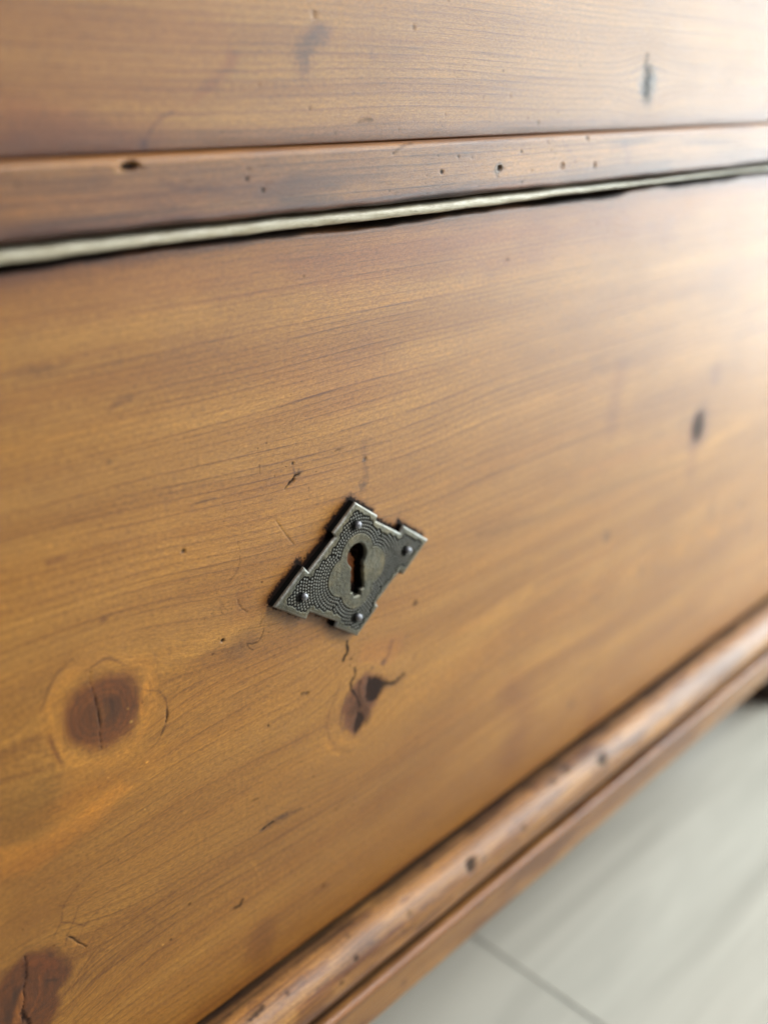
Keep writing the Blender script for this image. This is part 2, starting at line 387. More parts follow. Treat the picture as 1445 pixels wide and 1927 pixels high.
D.blob(k((1345, 785))[0], .35, .3, 0, .5, .6, tint=(2.2, 3.2, 5.)); D.blob(k((1410, 742))[0], .25, .25, 0, .5, .4, dark=.7)
D.stroke(k((970, 60), (985, 105)), .1, .15, .5, tint=(.45, .4, .4))
D.poly(k((0, 300), (420, 60), (900, 60), (600, 330), (480, 600), (200, 780), (0, 900)), 6, 4, .1, tint=(.88, .84, .8), ring=.5)
D.poly([(0, 1598), (75, 1585), (140, 1540), (230, 1470), (260, 1480), (170, 1560), (60, 1640), (0, 1650)], 1.5, 1.2, .15, tint=(1.28, 1.2, 1.0), ring=.4)
D.poly([(115, 1440), (150, 1455), (240, 1460), (180, 1530), (110, 1560)], 2., 1.2, .15, tint=(1.15, 1.12, .95), ring=.4)
D.stroke([(0, 1475), (60, 1455), (118, 1430)], .5, .8, .5, tint=(.72, .68, .62))
D.poly([(0, 1490), (100, 1450), (120, 1490), (60, 1580), (0, 1590)], 3, 2, .15, tint=(.86, .88, .85), ring=.4)
# knot C and the blot under the keyhole plate
k = lambda *q: [(580+a/6.568, 1200+b/6.568) for a, b in q]
D.poly(k((520, 640), (700, 420), (940, 520), (880, 700), (760, 960), (680, 1090), (560, 1230), (430, 1120), (410, 950), (460, 760)), 1.5, .9, .4, tint=(.42, .28, .22), ring=.1)
D.poly(k((730, 490), (860, 480), (940, 530), (1060, 540), (1160, 440), (1180, 460), (1070, 570), (930, 600), (850, 740), (780, 810), (700, 800), (700, 640)), .7, .9, 1.1, dark=.88, h=-.12)
D.stroke(k((575, 380), (580, 460), (520, 560), (530, 640), (600, 740), (640, 850)), .42, .35, .8, dark=.9)
D.stroke(k((640, 540), (620, 660), (650, 800), (620, 900)), .5, .5, .6, dark=.6)
D.poly(k((590, 900), (660, 920), (700, 980), (660, 1080), (580, 1190), (545, 1160), (570, 1040)), .8, .8, 1.1, dark=.85, h=-.1)
D.blob(k((640, 900))[0], 3.2, 6.2, .3, .6, .7, .5, dark=.45); D.blob(k((745, 700))[0], .9, .8, 0, .5, .4, tint=(1.6, 1.5, 1.6))
D.stroke(k((400, 520), (340, 740), (260, 900), (225, 1080), (260, 1250), (330, 1330)), .45, .6, .5, True, tint=(.66, .58, .52))
D.stroke(k((480, 690), (420, 900), (390, 1080), (450, 1210)), .4, .5, .5, True, tint=(.6, .5, .45))
D.stroke(k((200, 1240), (260, 1390), (370, 1430)), .7, .7, .4, tint=(1.25, 1.25, 1.1)); D.stroke(k((400, 1260), (520, 1320), (600, 1290)), .8, .8, .4, tint=(1.2, 1.2, 1.05))
D.stroke(k((300, 1380), (400, 1410), (520, 1400)), .5, .6, .4, tint=(.78, .74, .66))
D.stroke(k((475, 60), (485, 160), (450, 240), (435, 275)), .55, .35, .8, dark=.93); D.blob(k((530, 262))[0], .8, .35, .1, .4, .6, dark=.8)
D.stroke(k((1025, 60), (990, 200), (930, 310)), .7, .8, .6, tint=(.62, .55, .6)); D.blob(k((920, 310))[0], 1., 1., 0, .5, .6, tint=(.55, .5, .55)); D.blob(k((790, 370))[0], .7, .7, 0, .6, .6, tint=(.6, .55, .6))
D.stroke(k((1330, 200), (1290, 270)), .5, .6, .6, tint=(.65, .6, .62)); D.stroke(k((960, 620), (1100, 600), (1180, 480)), 1., 1.2, .5, tint=(.82, .8, .8))
D.poly(k((700, 60), (1000, 10), (1180, -60), (1150, 150), (980, 330), (820, 330), (600, 300)), 1.5, 1., .2, tint=(1.08, 1.0, 1.0), ring=.4)
# knot D and the smudges on the right
D.blob((1312, 806), 8.5, 8.5, .3, .5, .5, .1, tint=(.80, .72, .72)); D.blob((1314, 803), 4.6, 6.6, .1, .45, .25, .2, dark=.78); D.blob((1314, 806), 7, 9, .1, .5, .3, .2, tint=(.7, .6, .55))
D.blob((1300, 870), 4, 9, .2, .6, .4, .1, tint=(.86, .80, .78)); D.blob((1347, 702), 4.5, 5.5, .1, .5, .4, .15, tint=(.76, .66, .62))
D.stroke([(1170, 690), (1160, 730), (1150, 800)], 4., 4., .3, tint=(.82, .74, .68)); D.blob((1340, 952), 2.6, 5.5, .1, .6, .4, tint=(.76, .72, .74))
D.blob((1142, 1010), 2.0, 2., .5, .6, .4, tint=(.55, .52, .55)); D.blob((1408, 990), 4, 3.5, 0, .6, .4, tint=(.8, .74, .7))
D.stroke([(960, 1300), (990, 1340), (960, 1420)], 6, 6, .3, tint=(.84, .76, .70)); D.blob((1075, 1325), 2, 1.8, 0, .6, .5, tint=(.65, .6, .6))
D.stroke([(900, 1010), (1040, 965), (1180, 905), (1290, 870)], 1.2, 1.8, .4, tint=(.80, .78, .78)); D.stroke([(1010, 1100), (1140, 1040), (1300, 950)], 1.1, 1.6, .4, tint=(.84, .80, .76))
D.stroke([(1100, 890), (1240, 840), (1330, 810)], 1.6, 2., .4, tint=(1.12, 1.1, 1.0)); D.stroke([(860, 1190), (1000, 1130), (1150, 1030)], 1.6, 2., .4, tint=(1.1, 1.08, 1.0))
D.stroke([(1120, 1330), (1100, 1400), (1140, 1360)], 5, 6, .3, tint=(.84, .76, .7))
# gouge, worm holes, scratches
k = lambda *q: [(400+a/2.89, 780+b/2.89) for a, b in q]
D.stroke(k((395, 405), (430, 365), (452, 335), (482, 318)), .42, .22, .9, True, dark=.95, h=-.35); D.stroke(k((440, 290), (450, 330)), .25, .3, .6, tint=(.5, .45, .5))
D.stroke(k((396, 410), (412, 392)), .28, .25, .5, tint=(1.5, 1.7, 2.2)); D.stroke(k((470, 330), (482, 312), (470, 308)), .5, .4, .6, tint=(.5, .5, .6))
for (x, y), r, d in (((437, 265), .42, .9), ((247, 184), .25, .9), ((292, 155), .22, .9), ((255, 278), .25, .8), ((400, 283), .18, .9), ((563, 311), .24, .9), ((338, 335), .16, .6), ((523, 398), .18, .7),
        ((528, 452), .16, .7), ((52, 1232), .42, .95), ((305, 1186), .18, .8), ((302, 1690), .3, .8), ((513, 1518), .6, .55), ((268, 912), .2, .7), ((105, 1058), .15, .6), ((830, 240), .5, .5), ((838, 1200), .4, .3)):
    D.blob(k((x, y))[0], r, r*.9, 0, .45, .5, 1., dark=d, h=-r*.2)
D.stroke(k((255, 280), (260, 320)), .13, .15, .5, dark=.5); D.stroke(k((524, 400), (528, 450)), .1, .13, .5, dark=.35)
D.stroke(k((665, 200), (690, 188), (712, 183)), .28, .25, .9, True, dark=.55)
D.stroke(k((345, 575), (380, 625), (400, 655), (442, 705)), .14, .12, .3, dark=.5, h=-.1); D.stroke(k((350, 572), (385, 620), (405, 648)), .12, .12, .3, tint=(1.35, 1.4, 1.4))
D.stroke(k((135, 690), (152, 745), (146, 820), (118, 880), (95, 905)), .09, .12, .4, dark=.42)
D.stroke(k((55, 480), (72, 520), (60, 590)), .09, .12, .4, dark=.35)
D.stroke(k((825, 160), (828, 240), (838, 320), (820, 400)), .8, .9, .9, tint=(.72, .70, .78)); D.blob(k((826, 245))[0], .9, .8, 0, .5, .7, tint=(.6, .58, .68))
for a0 in range(4):
    c = D.at(*k((822, 400))[0]); th = np.linspace(a0, a0+4., 9); rr_ = .9+.25*a0
    D.stroke([(c[0]+rr_*1.2*math.cos(t), c[1]+a0*.7+rr_*.7*math.sin(t)) for t in th], .13, .2, .6, mm=True, tint=(.6, .58, .66))
D.blob(k((1102, 1022))[0], 1.25, 1.0, .4, .4, .5, .6, dark=.62)
D.blob((955, 488), .8, .6, 0, .5, .4, dark=.6); D.blob((345, 1037), .6, .5, 0, .4, .3, dark=.85, h=-.2)
D.stroke([(200, 770), (225, 757), (262, 742)], .7, .6, .6, True, tint=(.6, .55, .55)); D.stroke([(0, 708), (50, 700), (110, 692), (130, 680)], .9, 1., .7, True, tint=(.62, .58, .6))
D.stroke([(360, 950), (385, 942), (408, 937)], .3, .4, .6, True, tint=(.45, .42, .45)); D.stroke([(90, 1060), (120, 1050)], .5, .6, .6, tint=(.68, .6, .6)); D.blob((205, 870), .7, .6, 0, .6, .4, tint=(.6, .6, .6))
D.blob((195, 1165), .9, .6, 0, .6, .5, tint=(.6, .55, .55))
k = lambda *q: [(a/1.993, 1180+b/1.993) for a, b in q]
D.stroke(k((975, 765), (1010, 738), (1040, 722), (1075, 705), (1130, 680)), .62, .4, .9, True, tint=(.35, .32, .36)); D.stroke(k((985, 760), (1025, 732)), .3, .2, .7, dark=.8, h=-.2)
D.stroke(k((940, 655), (975, 640)), .3, .3, .6, True, dark=.5); D.stroke(k((880, 1055), (900, 1045), (910, 1025)), .5, .35, .7, dark=.75); D.blob(k((712, 1040))[0], .5, .4, 0, .4, .4, dark=.55)
D.blob(k((1212, 970))[0], .6, .4, .4, .4, .5, dark=.75); D.stroke(k((1180, 1000), (1230, 965)), .3, .3, .6, tint=(.7, .6, .6)); D.stroke(k((1130, 250), (1155, 248)), .4, .35, .7, dark=.6); D.blob(k((1006, 370))[0], .35, .3, 0, .4, .4, dark=.8)
D.blob(k((642, 1172))[0], .25, .2, 0, .4, .4, dark=.6)
D.stroke(k((945, 880), (975, 930), (985, 985), (970, 900)), .45, .4, .7, True, tint=(1.35, 1.4, 1.5)); D.stroke(k((1060, 905), (1052, 960)), .35, .35, .6, True, tint=(1.3, 1.35, 1.5)); D.stroke(k((950, 940), (955, 1010)), .3, .3, .6, tint=(1.2, 1.25, 1.3))
D.blob(k((985, 1180))[0], 5., 6., 0, .6, .5, .2, tint=(.72, .64, .64)); D.stroke(k((1290, 640), (1270, 670)), .3, .4, .6, tint=(.7, .65, .6))
for q in k((555, 508), (545, 685), (687, 857), (612, 1195), (407, 566), (108, 25), (18, 430)): D.blob(q, .2, .16, 0, .5, .3, tint=(1.8, 2.3, 3.2))
# curly soot marks left of the plate
k = lambda *q: [(380+a/8.03, 1050+b/8.03) for a, b in q]
D.stroke(k((548, 630), (560, 700), (610, 770), (690, 820)), .13, .12, .5, dark=.6, h=-.08); D.stroke(k((680, 1290), (760, 1300), (850, 1270), (890, 1210), (940, 1080)), .2, .16, .8, dark=.62)
D.stroke(k((690, 1320), (720, 1370), (775, 1390)), .15, .14, .7, dark=.65); D.stroke(k((950, 880), (900, 950), (875, 1040)), .16, .14, .7, dark=.6); D.stroke(k((560, 1100), (740, 1060), (960, 1025), (1180, 985)), .1, .12, .5, dark=.5)
D.stroke(k((280, 760), (300, 830), (330, 855)), .12, .15, .7, dark=.45); D.stroke(k((310, 700), (350, 770), (400, 790)), .1, .14, .7, dark=.42); D.blob(k((315, 1250))[0], .5, .4, .6, .3, .5, 1., dark=.95, h=-.3); D.blob(k((255, 1222))[0], .3, .2, 0, .4, .4, dark=.6)
D.blob(k((910, 365))[0], .3, .25, 0, .4, .4, dark=.7); D.blob(k((1012, 1122))[0], .25, .2, 0, .4, .4, dark=.75); D.stroke(k((1160, 1085), (1200, 1060)), .15, .15, .5, dark=.6); D.blob(k((1155, 408))[0], .3, .22, 0, .4, .4, dark=.9)
D.stroke(k((575, 0), (575, 90), (540, 200), (470, 290), (410, 330)), .1, .12, .4, dark=.38)
D.blob(k((620, 1330))[0], 4.5, 3., .1, .7, .7, .4, tint=(.72, .70, .74)); D.blob(k((650, 760))[0], 5.5, 4., 0, .8, .6, .3, tint=(.86, .80, .80)); D.blob(k((200, 1480))[0], 6., 2.5, 0, .7, .6, .3, tint=(.82, .78, .78))
r2 = np.random.RandomState(5)
for _ in range(150):      # hair-fine curls in the old wax
    cx_, cy_ = 380+r2.rand()*170, 1085+r2.rand()*150
    if r2.rand() < .35: cx_, cy_ = 560+r2.rand()*220, 560+r2.rand()*260
    c = D.at(cx_, cy_); a0 = r2.rand()*6.3; R_ = .4+r2.rand()*1.1; th = np.linspace(a0, a0+.8+r2.rand()*1.4, 5)
    D.stroke([(c[0]+R_*math.cos(t), c[1]+R_*.8*math.sin(t)) for t in th], .07, .12, .5, mm=True, dark=.12+.26*r2.rand(), h=-.03)
for _ in range(130):      # tiny specks everywhere
    c = (r2.uniform(-112, 300), r2.uniform(-112, 86)); r_ = .12+.22*r2.rand()**2
    D.blob(c, r_*1.3, r_, 0, .5, .4, mm=True, dark=.25+.5*r2.rand())
D.poly([(-50, 1500), (200, 1540), (500, 1400), (900, 1400), (1000, 1480), (500, 1950), (-100, 2000)], 22, 10, .03, tint=(.84, .80, .74))  # lower left darkened: light falloff painted into the wood tone
patina(D, 245, .52, .72, (.93, .90, .85), .006, .10); patina(D, 247, .48, .30, (1.10, 1.10, 1.06), .006, .20)
# grime along the top and bottom edges
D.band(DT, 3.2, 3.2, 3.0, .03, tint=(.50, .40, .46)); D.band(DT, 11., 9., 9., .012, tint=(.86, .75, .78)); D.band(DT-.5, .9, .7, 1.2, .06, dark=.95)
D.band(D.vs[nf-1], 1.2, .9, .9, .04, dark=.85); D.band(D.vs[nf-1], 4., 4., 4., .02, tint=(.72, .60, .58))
D.poly([(480, 480), (700, 430), (1000, 410), (1300, 400), (1250, 450), (900, 500), (640, 560)], 5, 4, .08, tint=(.84, .74, .82))
D.poly([(480, 700), (700, 640), (800, 690), (640, 780)], 6, 4, .08, tint=(.93, .86, .90))
# soot and painted shadow around the plate, and the keyway cut through the drawer front
PX, PZ = -2.25, 1.25
Q = [(0, 19.6), (8.1, 13.5), (7.35, 12.2), (16.7, 5.75), (18.1, 7.45), (28.2, 0)]
OUT = [(x, z) for x, z in Q]+[(x, -z) for x, z in Q[-2::-1]]+[(-x, -z) for x, z in Q[1:]]+[(-x, z) for x, z in Q[-2:0:-1]]
OUT = [(x+PX, z+PZ) for x, z in OUT]
KH = [(3.3*math.cos(t), 4.6+3.3*math.sin(t)) for t in np.linspace(math.radians(-50), math.radians(230), 26)]
KH += [(-1.9, 1.3), (-2.25, .4), (-2.0, -.4), (-2.2, -1.6), (-2.3, -5.4), (-1.3, -5.7), (-1.2, -7.0), (1.0, -7.2), (1.2, -5.9), (2.4, -5.6), (2.15, -1.2), (2.0, 0), (2.3, .6), (1.9, 1.4)]
KH = [(x+PX, z+PZ) for x, z in KH]
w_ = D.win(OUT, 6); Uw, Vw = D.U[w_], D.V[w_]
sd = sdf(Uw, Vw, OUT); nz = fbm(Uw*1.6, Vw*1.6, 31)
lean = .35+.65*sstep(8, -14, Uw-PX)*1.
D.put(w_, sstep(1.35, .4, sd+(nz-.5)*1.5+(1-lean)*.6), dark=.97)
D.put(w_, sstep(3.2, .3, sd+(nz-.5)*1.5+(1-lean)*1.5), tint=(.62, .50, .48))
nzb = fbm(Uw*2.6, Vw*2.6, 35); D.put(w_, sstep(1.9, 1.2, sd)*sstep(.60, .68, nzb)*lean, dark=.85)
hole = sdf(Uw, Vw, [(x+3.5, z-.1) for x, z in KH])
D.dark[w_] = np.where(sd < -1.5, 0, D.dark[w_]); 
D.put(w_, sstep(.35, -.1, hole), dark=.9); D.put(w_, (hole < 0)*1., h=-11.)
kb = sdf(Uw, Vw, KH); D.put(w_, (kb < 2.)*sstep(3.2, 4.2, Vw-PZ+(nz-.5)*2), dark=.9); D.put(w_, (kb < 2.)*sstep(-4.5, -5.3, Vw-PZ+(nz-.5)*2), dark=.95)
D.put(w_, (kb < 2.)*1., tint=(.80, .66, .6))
# edges worn uneven by handling
n1 = fbm(D.U*.028, D.U*0+3.1, 13); n2 = fbm(D.U*.16, D.U*0+8.1, 14)
ed = sstep(6, 0, DT-D.V)*(D.V > DT-8)
dz = -ed*((n1-.45)*2.2+(n2-.5)*.5); dz += sstep(-50, -95, D.U)*-.6*ed
lo = sstep(4, 0, D.V-D.vs[nf-1])*(np.arange(D.NV)[None, :] < nf+1)
dz = dz+lo*(fbm(D.U*.03, D.U*0+1.7, 15)-.5)*1.2
dy = np.where(np.arange(D.NV)[None, :] < nf, 0.14*np.sin(D.U/47.+1.)*np.sin(D.V/39.), 0)
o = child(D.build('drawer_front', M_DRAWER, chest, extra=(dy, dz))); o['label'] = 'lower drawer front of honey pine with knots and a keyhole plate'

# ---------------- divider rail
sec = seg((14, 107.0), (-2.5, 107.0), 16)+arc((-2.4, 105.4), 1.6, 1.6, 90, 180, 6)+seg((-4., 105.4), (-4.2, 94.8), 44)+arc((-2.8, 94.9), 1.4, 1.4, 180, 270, 7)+seg((-2.8, 93.5), (14, 93.5), 6)+[(14, 93.5)]
R_ = Member(usamp(XL+22, XR-22, .45, -110, 120, 1.02, 2.5), sec, 16+6+44+7, 5)
zt = R_.vs[19]
R_.gv = R_.V+(fbm(R_.U*.008, R_.V*.03, 40, 2)-.5)*5; R_.ph = R_.gv*.62
Z_ = lambda q: R_.P(*q)
R_.blob((243, 312), 2.1, .8, .1, .3, .4, .6, dark=.96, h=-1.1); R_.blob((226, 316), 1.3, .8, .2, .4, .5, .6, tint=(1.9, 2.6, 4.0))
for (x, y), r, d in (((465, 337), .55, .9), ((495, 357), .6, .85), ((831, 323), .75, .98), ((862, 294), .5, .75), ((824, 292), .25, .9), ((981, 284), .55, .85), ((803, 330), .3, .7), ((888, 296), .35, .5), ((1057, 312), 1.2, .35), ((1105, 258), 1.1, .6), ((1118, 310), 1.2, .35), ((800, 345), .2, .8), ((745, 365), .2, .6)):
    r *= .8; R_.blob((x, y), r, r*.85, .3, .35, .6, 1., dark=d, h=-r*.25)
R_.blob((938, 317), 1.7, 1.35, .2, .35, .5, .5, tint=(.45, .50, .72)); R_.blob((940, 316), .8, .7, 0, .3, .3, dark=.75, h=-.5)
R_.blob((610, 383), 2.2, 1., .1, .5, .6, .5, tint=(1.1, 1.25, 1.7)); R_.stroke([(530, 375), (575, 378), (640, 372)], .6, .8, .8, tint=(.62, .6, .72))
R_.stroke([(305, 340), (330, 352), (420, 358)], .5, .8, .6, tint=(.7, .62, .62)); R_.stroke([(745, 283), (760, 273), (775, 268)], .3, .3, .7, dark=.5)
R_.stroke([(1060, 268), (1085, 300), (1065, 315)], .5, .6, .6, tint=(.8, .75, .8)); R_.stroke([(1150, 280), (1200, 270)], .8, 1., .6, tint=(.8, .72, .7))
R_.stroke([(1175, 268), (1185, 290), (1180, 300)], 1.3, 1.4, .6, tint=(.8, .74, .76))
for _ in range(60):
    c = (r2.uniform(-100, 260), r2.uniform(R_.vs[70], zt)); r_ = .12+.3*r2.rand()**2
    R_.blob(c, r_*1.5, r_, 0, .5, .5, mm=True, dark=.3+.5*r2.rand(), h=-.08)
patina(R_, 211, .56, .8, (.74, .68, .68)); patina(R_, 215, .56, .7, (.68, .60, .52), .02, .5); patina(R_, 219, .46, .30, (1.3, 1.35, 1.3), .02, .4)
R_.band(R_.vs[19], 1.1, .8, .4, .3, tint=(1.22, 1.25, 1.3)); R_.band(R_.vs[4], 4.5, 2.5, 3., .08, tint=(.7, .62, .58))  # highlight painted on the rail's top edge, darker tone behind it
R_.band(R_.vs[69], 1.7, 1.1, 1.4, .05, tint=(.55, .38, .34)); R_.band(R_.vs[71], .9, .6, 1.8, .05, dark=.7)
R_.stroke([(-20, 462), (100, 452), (230, 440), (330, 430), (380, 424)], .9, .9, 1.2, True, dark=.75)
R_.stroke([(600, 398), (760, 378), (900, 362)], .5, .7, 1.0, True, tint=(.5, .36, .3))
R_.poly([(0, 350), (300, 330), (700, 300), (500, 380), (0, 430)], 4, 3, .1, tint=(.92, .85, .84))
n_ = np.arange(R_.NV)[None, :]; low = sstep(60, 70, n_*1.)*(n_ < 74)
dzr = low*(fbm(R_.U*.05, R_.U*0, 50)-.5)*.9; dyr = 0.10*np.sin(R_.U/29.)*np.sin(R_.V/9.+.5)*(n_ > 12)
o = child(R_.build('divider_rail', M_RAIL, chest, extra=(dyr, dzr))); o['label'] = 'worn reddish rail between the two drawers'

# ---------------- pale painted bead under the rail
sec = seg((12, 92.9), (-1.2, 92.9), 8)+arc((-1.2, 91.55), 1.35, 1.35, 90, 270, 22)+seg((-1.2, 90.2), (12, 90.2), 5)+[(12, 90.2)]
B_ = Member(usamp(XL+22, XR-22, .45, -110, 120, 1.02, 2.5), sec, 30, 6)
M = NT('pale_bead_paint'); gu = M.attr('gu')[2]; gv = M.attr('gv')[2]
n1 = M.noise(M.xyz(M.math('MULTIPLY', gu, .16), M.math('MULTIPLY', gv, .5)), 1., 5., .65); n2 = M.noise(M.xyz(M.math('MULTIPLY', gu, .45), M.math('MULTIPLY', gv, 1.4), 7.), 1., 4., .6)
c_ = M.mix(M.remap(n1, .38, .62), (.42, .36, .24), (.56, .51, .385)); c_ = M.mix(M.remap(n2, .56, .70, 0., .65), c_, (.24, .20, .13)); c_ = M.mix(M.remap(n2, .30, .40, .6, 0.), c_, (.62, .60, .52))
c_ = M.mix(M.attr('dark')[2], c_, (.02, .016, .012)); M.l(c_, M.b.inputs['Base Color']); M.l(M.remap(n2, .3, .7, .22, .5), M.b.inputs['Roughness'])
bp = M.n('Bump'); bp.inputs['Distance'].default_value = .001; M.l(M.math('ADD', M.math('MULTIPLY', n1, .22), M.math('MULTIPLY', n2, .16)), bp.inputs['Height']); M.l(bp.outputs[0], M.b.inputs['Normal'])
B_.band(B_.vs[9], .35, .5, .9, .15, dark=.35); B_.band(B_.vs[29], .2, .6, .8, .1, dark=.8)
B_.h -= .6*sstep(30, 150, B_.U)+.25*(fbm(B_.U*.05, B_.U*0, 64)-.5)
wv = (fbm(B_.U*.022, B_.U*0, 60)-.5)*1.1+(fbm(B_.U*.15, B_.U*0, 61)-.5)*.35
dyb = (fbm(B_.U*.06, B_.V*.3, 62)-.5)*.7
o = child(B_.build('painted_bead', M.m, chest, extra=(dyb, wv))); o['label'] = 'pale cream painted bead under the rail'

# ---------------- upper drawer front
sec = seg((0, 262.), (0, 170.), 20)+seg((0, 170.), (0, 107.5), 175)+arc((.3, 107.5), .3, .3, 180, 270, 3)+[(.3, 107.12), (18, 107.12), (18, 262.)]
T_ = Member(usamp(XL+32, XR-32, .5, -100, 110, 1.02, 2.5), sec, 20+175+3, 7)
U, V = T_.U, T_.V
vb = T_.vs[195]
T_.gv = V+1.2*np.sin(U/90.)+(fbm(U*.008, V*.02, 70, 2)-.5)*4.; KE = T_.at(1218, 152)
T_.gv -= .8*(V-KE[1])*np.exp(-((U-KE[0])/12)**2-((V-KE[1])/8)**2)
T_.ph = T_.gv*.62; T_.ring *= .8
T_.stroke([(600, 62), (580, 80), (565, 105), (572, 125)], 2.2, 1.6, .9, tint=(.62, .56, .70)); T_.stroke([(620, 55), (590, 62)], 1.2, 1.2, .8, tint=(.75, .68, .78))
for j in range(5): T_.stroke([(555, 72+j*12), (600-4*j, 68+j*12)], .35, .35, .6, True, tint=(.62, .58, .66))
T_.stroke([(1218, 105), (1215, 125)], 1.2, 1.0, .5, dark=.5); T_.stroke([(1220, 135), (1218, 155), (1217, 178)], 1.8, 2.0, .9, dark=.8); T_.stroke([(1228, 150), (1212, 165)], 2.5, 2., .8, tint=(.5, .5, .6)); T_.blob((1219, 160), 5, 5.5, 0, .5, .4, .2, tint=(.58, .60, .72))
for (x, y), r, d in (((583, 203), .62, .95), ((418, 248), .45, .8), ((487, 160), .6, .4), ((630, 250), .5, .7), ((590, 26), 1., .35), ((778, 50), .8, .6), ((838, 215), .4, .8), ((909, 183), .4, .5), ((860, 145), .5, .35), ((750, 245), .5, .5), ((1012, 230), .8, .5), ((960, 180), .7, .4)):
    r *= .7; d *= .8; T_.blob((x, y), r, r, .2, .4, .5, 1., dark=d, h=-r*.2)
T_.stroke([(675, 228), (690, 224), (700, 225)], .35, .3, .8, dark=.55); T_.stroke([(700, 90), (698, 105), (704, 108)], .4, .5, .6, tint=(.7, .64, .7)); T_.stroke([(855, 135), (857, 170)], .15, .2, .5, dark=.3)
T_.stroke([(268, 275), (274, 262), (285, 240), (300, 222), (335, 205)], .32, .35, .5, True, tint=(.5, .36, .30)); T_.blob((270, 272), 1., 1.1, .3, .5, .4, tint=(.55, .38, .32))
T_.poly([(430, 90), (450, 100), (440, 130), (400, 170), (370, 190), (350, 200), (390, 150), (425, 120)], 1.2, 1., .3, tint=(.80, .66, .58))
T_.poly([(0, 0), (420, 0), (430, 100), (330, 210), (100, 250), (0, 250)], 5, 4, .08, tint=(1.05, 1.0, .90))
patina(T_, 225, .56, .72, (.86, .80, .72), .008, .25)
T_.band(vb, .9, .8, 1.2, .05, dark=.25); T_.band(vb, 4., 3.2, 3.4, .02, tint=(.60, .50, .52))  # soft shadow line above the rail, painted along the bottom edge
T_.poly([(0, 170), (150, 200), (300, 260), (250, 310), (0, 330)], 3, 3, .1, tint=(.82, .68, .72))
for _ in range(60):
    c = (r2.uniform(-90, 250), r2.uniform(vb, vb+42)); r_ = .12+.25*r2.rand()**2
    T_.blob(c, r_*1.5, r_, 0, .5, .5, mm=True, dark=.25+.45*r2.rand())
n_ = np.arange(T_.NV)[None, :]
o = child(T_.build('drawer_front', M_PANEL, chest, extra=(0.12*np.sin(U/53.+2.)*np.sin(V/31.)*(n_ < 197), 0.))); o['label'] = 'upper drawer front of reddish pine with a bluish knot at right'

# ---------------- base moulding (large nosing, small bead, plinth)
def prof(y): return y
sec = seg((16, -115.4), (-2.0, -115.6), 14)+[(-2., -115.6)]
for t in np.linspace(0, 1, 40)[1:]:
    a = t*math.radians(118); sec.append((-2.0-11.2*math.sin(a)**.92 if a < math.pi/2 else -2.0-11.2+(1-math.sin(a))*14., -124.9+9.3*math.cos(a)))
ly, lz = sec[-1]
sec += [(ly+1.2, -130.6), (-8.2, -131.2), (-7.6, -132.2), (-8.2, -133.0)]
nfm = len(sec)
sec += [(-9., -133.4), (16, -133.4)]
N_ = Member(usamp(XL+2, XR+12, .55, -100, 120, 1.02, 2.5), sec, nfm, 8)
N_.gv = N_.V+(fbm(N_.U*.010, N_.V*.05, 80, 2)-.5)*6; N_.ph = N_.gv*.55
N_.blob((886, 1628), 3.0, 2.2, .3, .35, .4, .4, dark=.85, h=-.25); N_.blob((1132, 1430), 3.0, 2.2, .2, .5, .4, .4, dark=.8, h=-.2); N_.blob((910, 1618), 2.2, 1.2, .2, .6, .5, .4, tint=(.55, .55, .65))
for (x, y), r, d in (((670, 1806), .95, .85), ((643, 1851), .7, .8), ((655, 1762), .8, .5), ((770, 1722), 1.1, .45), ((985, 1560), 1.6, .5), ((1040, 1470), 1.6, .45), ((1065, 1448), 2., .5), ((1185, 1330), 2.2, .4), ((1270, 1240), 2.4, .4), ((1350, 1222), 2., .4), ((540, 1870), .7, .7), ((483, 1912), .6, .6), ((840, 1560), 1.2, .4), ((735, 1640), 1., .4)):
    N_.blob((x, y), r, r*.8, .3, .5, .6, .6, dark=d, h=-r*.08)
N_.stroke([(680, 1793), (692, 1780), (722, 1768)], .5, .4, .7, True, tint=(.45, .42, .5)); N_.stroke([(470, 1920), (485, 1905), (495, 1895)], .5, .3, .9, dark=.8); N_.stroke([(1030, 1478), (1075, 1445)], 1.6, 1.2, .8, tint=(.6, .55, .62))
N_.stroke([(760, 1780), (800, 1730), (850, 1690)], .7, .6, .6, tint=(.6, .5, .45)); N_.stroke([(560, 1900), (640, 1840), (760, 1740)], .6, .8, .6, tint=(.75, .6, .55))
patina(N_, 201, .54, .76, (.62, .56, .55)); patina(N_, 205, .56, .7, (.60, .50, .42), .05, .35); patina(N_, 209, .46, .30, (1.35, 1.4, 1.35), .02, .3)
N_.band(N_.vs[15], 1.6, 1.4, 1.6, .06, tint=(.55, .55, .68)); N_.band(N_.vs[12], 2.2, 1., 1., .05, dark=.9); N_.band(N_.vs[15], .6, .9, 1.4, .12, dark=.6)
N_.band(N_.vs[nfm-3], 2.2, .7, .5, .1, dark=.95); N_.band(N_.vs[nfm-8], 3., 2., 1.5, .04, tint=(.78, .64, .55))  # groove shade painted dark, nosing underside browner
for _ in range(110):
    c = (r2.uniform(-100, 330), r2.uniform(N_.vs[52], N_.vs[15])); r_ = .2+.7*r2.rand()**2
    N_.blob(c, r_*2.2, r_*.7, 0, .6, .6, mm=True, tint=(.62, .56, .6), h=-.08)
n_ = np.arange(N_.NV)[None, :]
dym = (fbm(N_.U*.03, N_.V*.1, 81)-.5)*.7*(n_ > 8)*(n_ < nfm); dzm = (fbm(N_.U*.035, N_.U*0, 82)-.5)*.6*(n_ > 6)*(n_ < nfm)
child(N_.build('base_moulding', M_MOULD, chest, extra=(dym, dzm)))

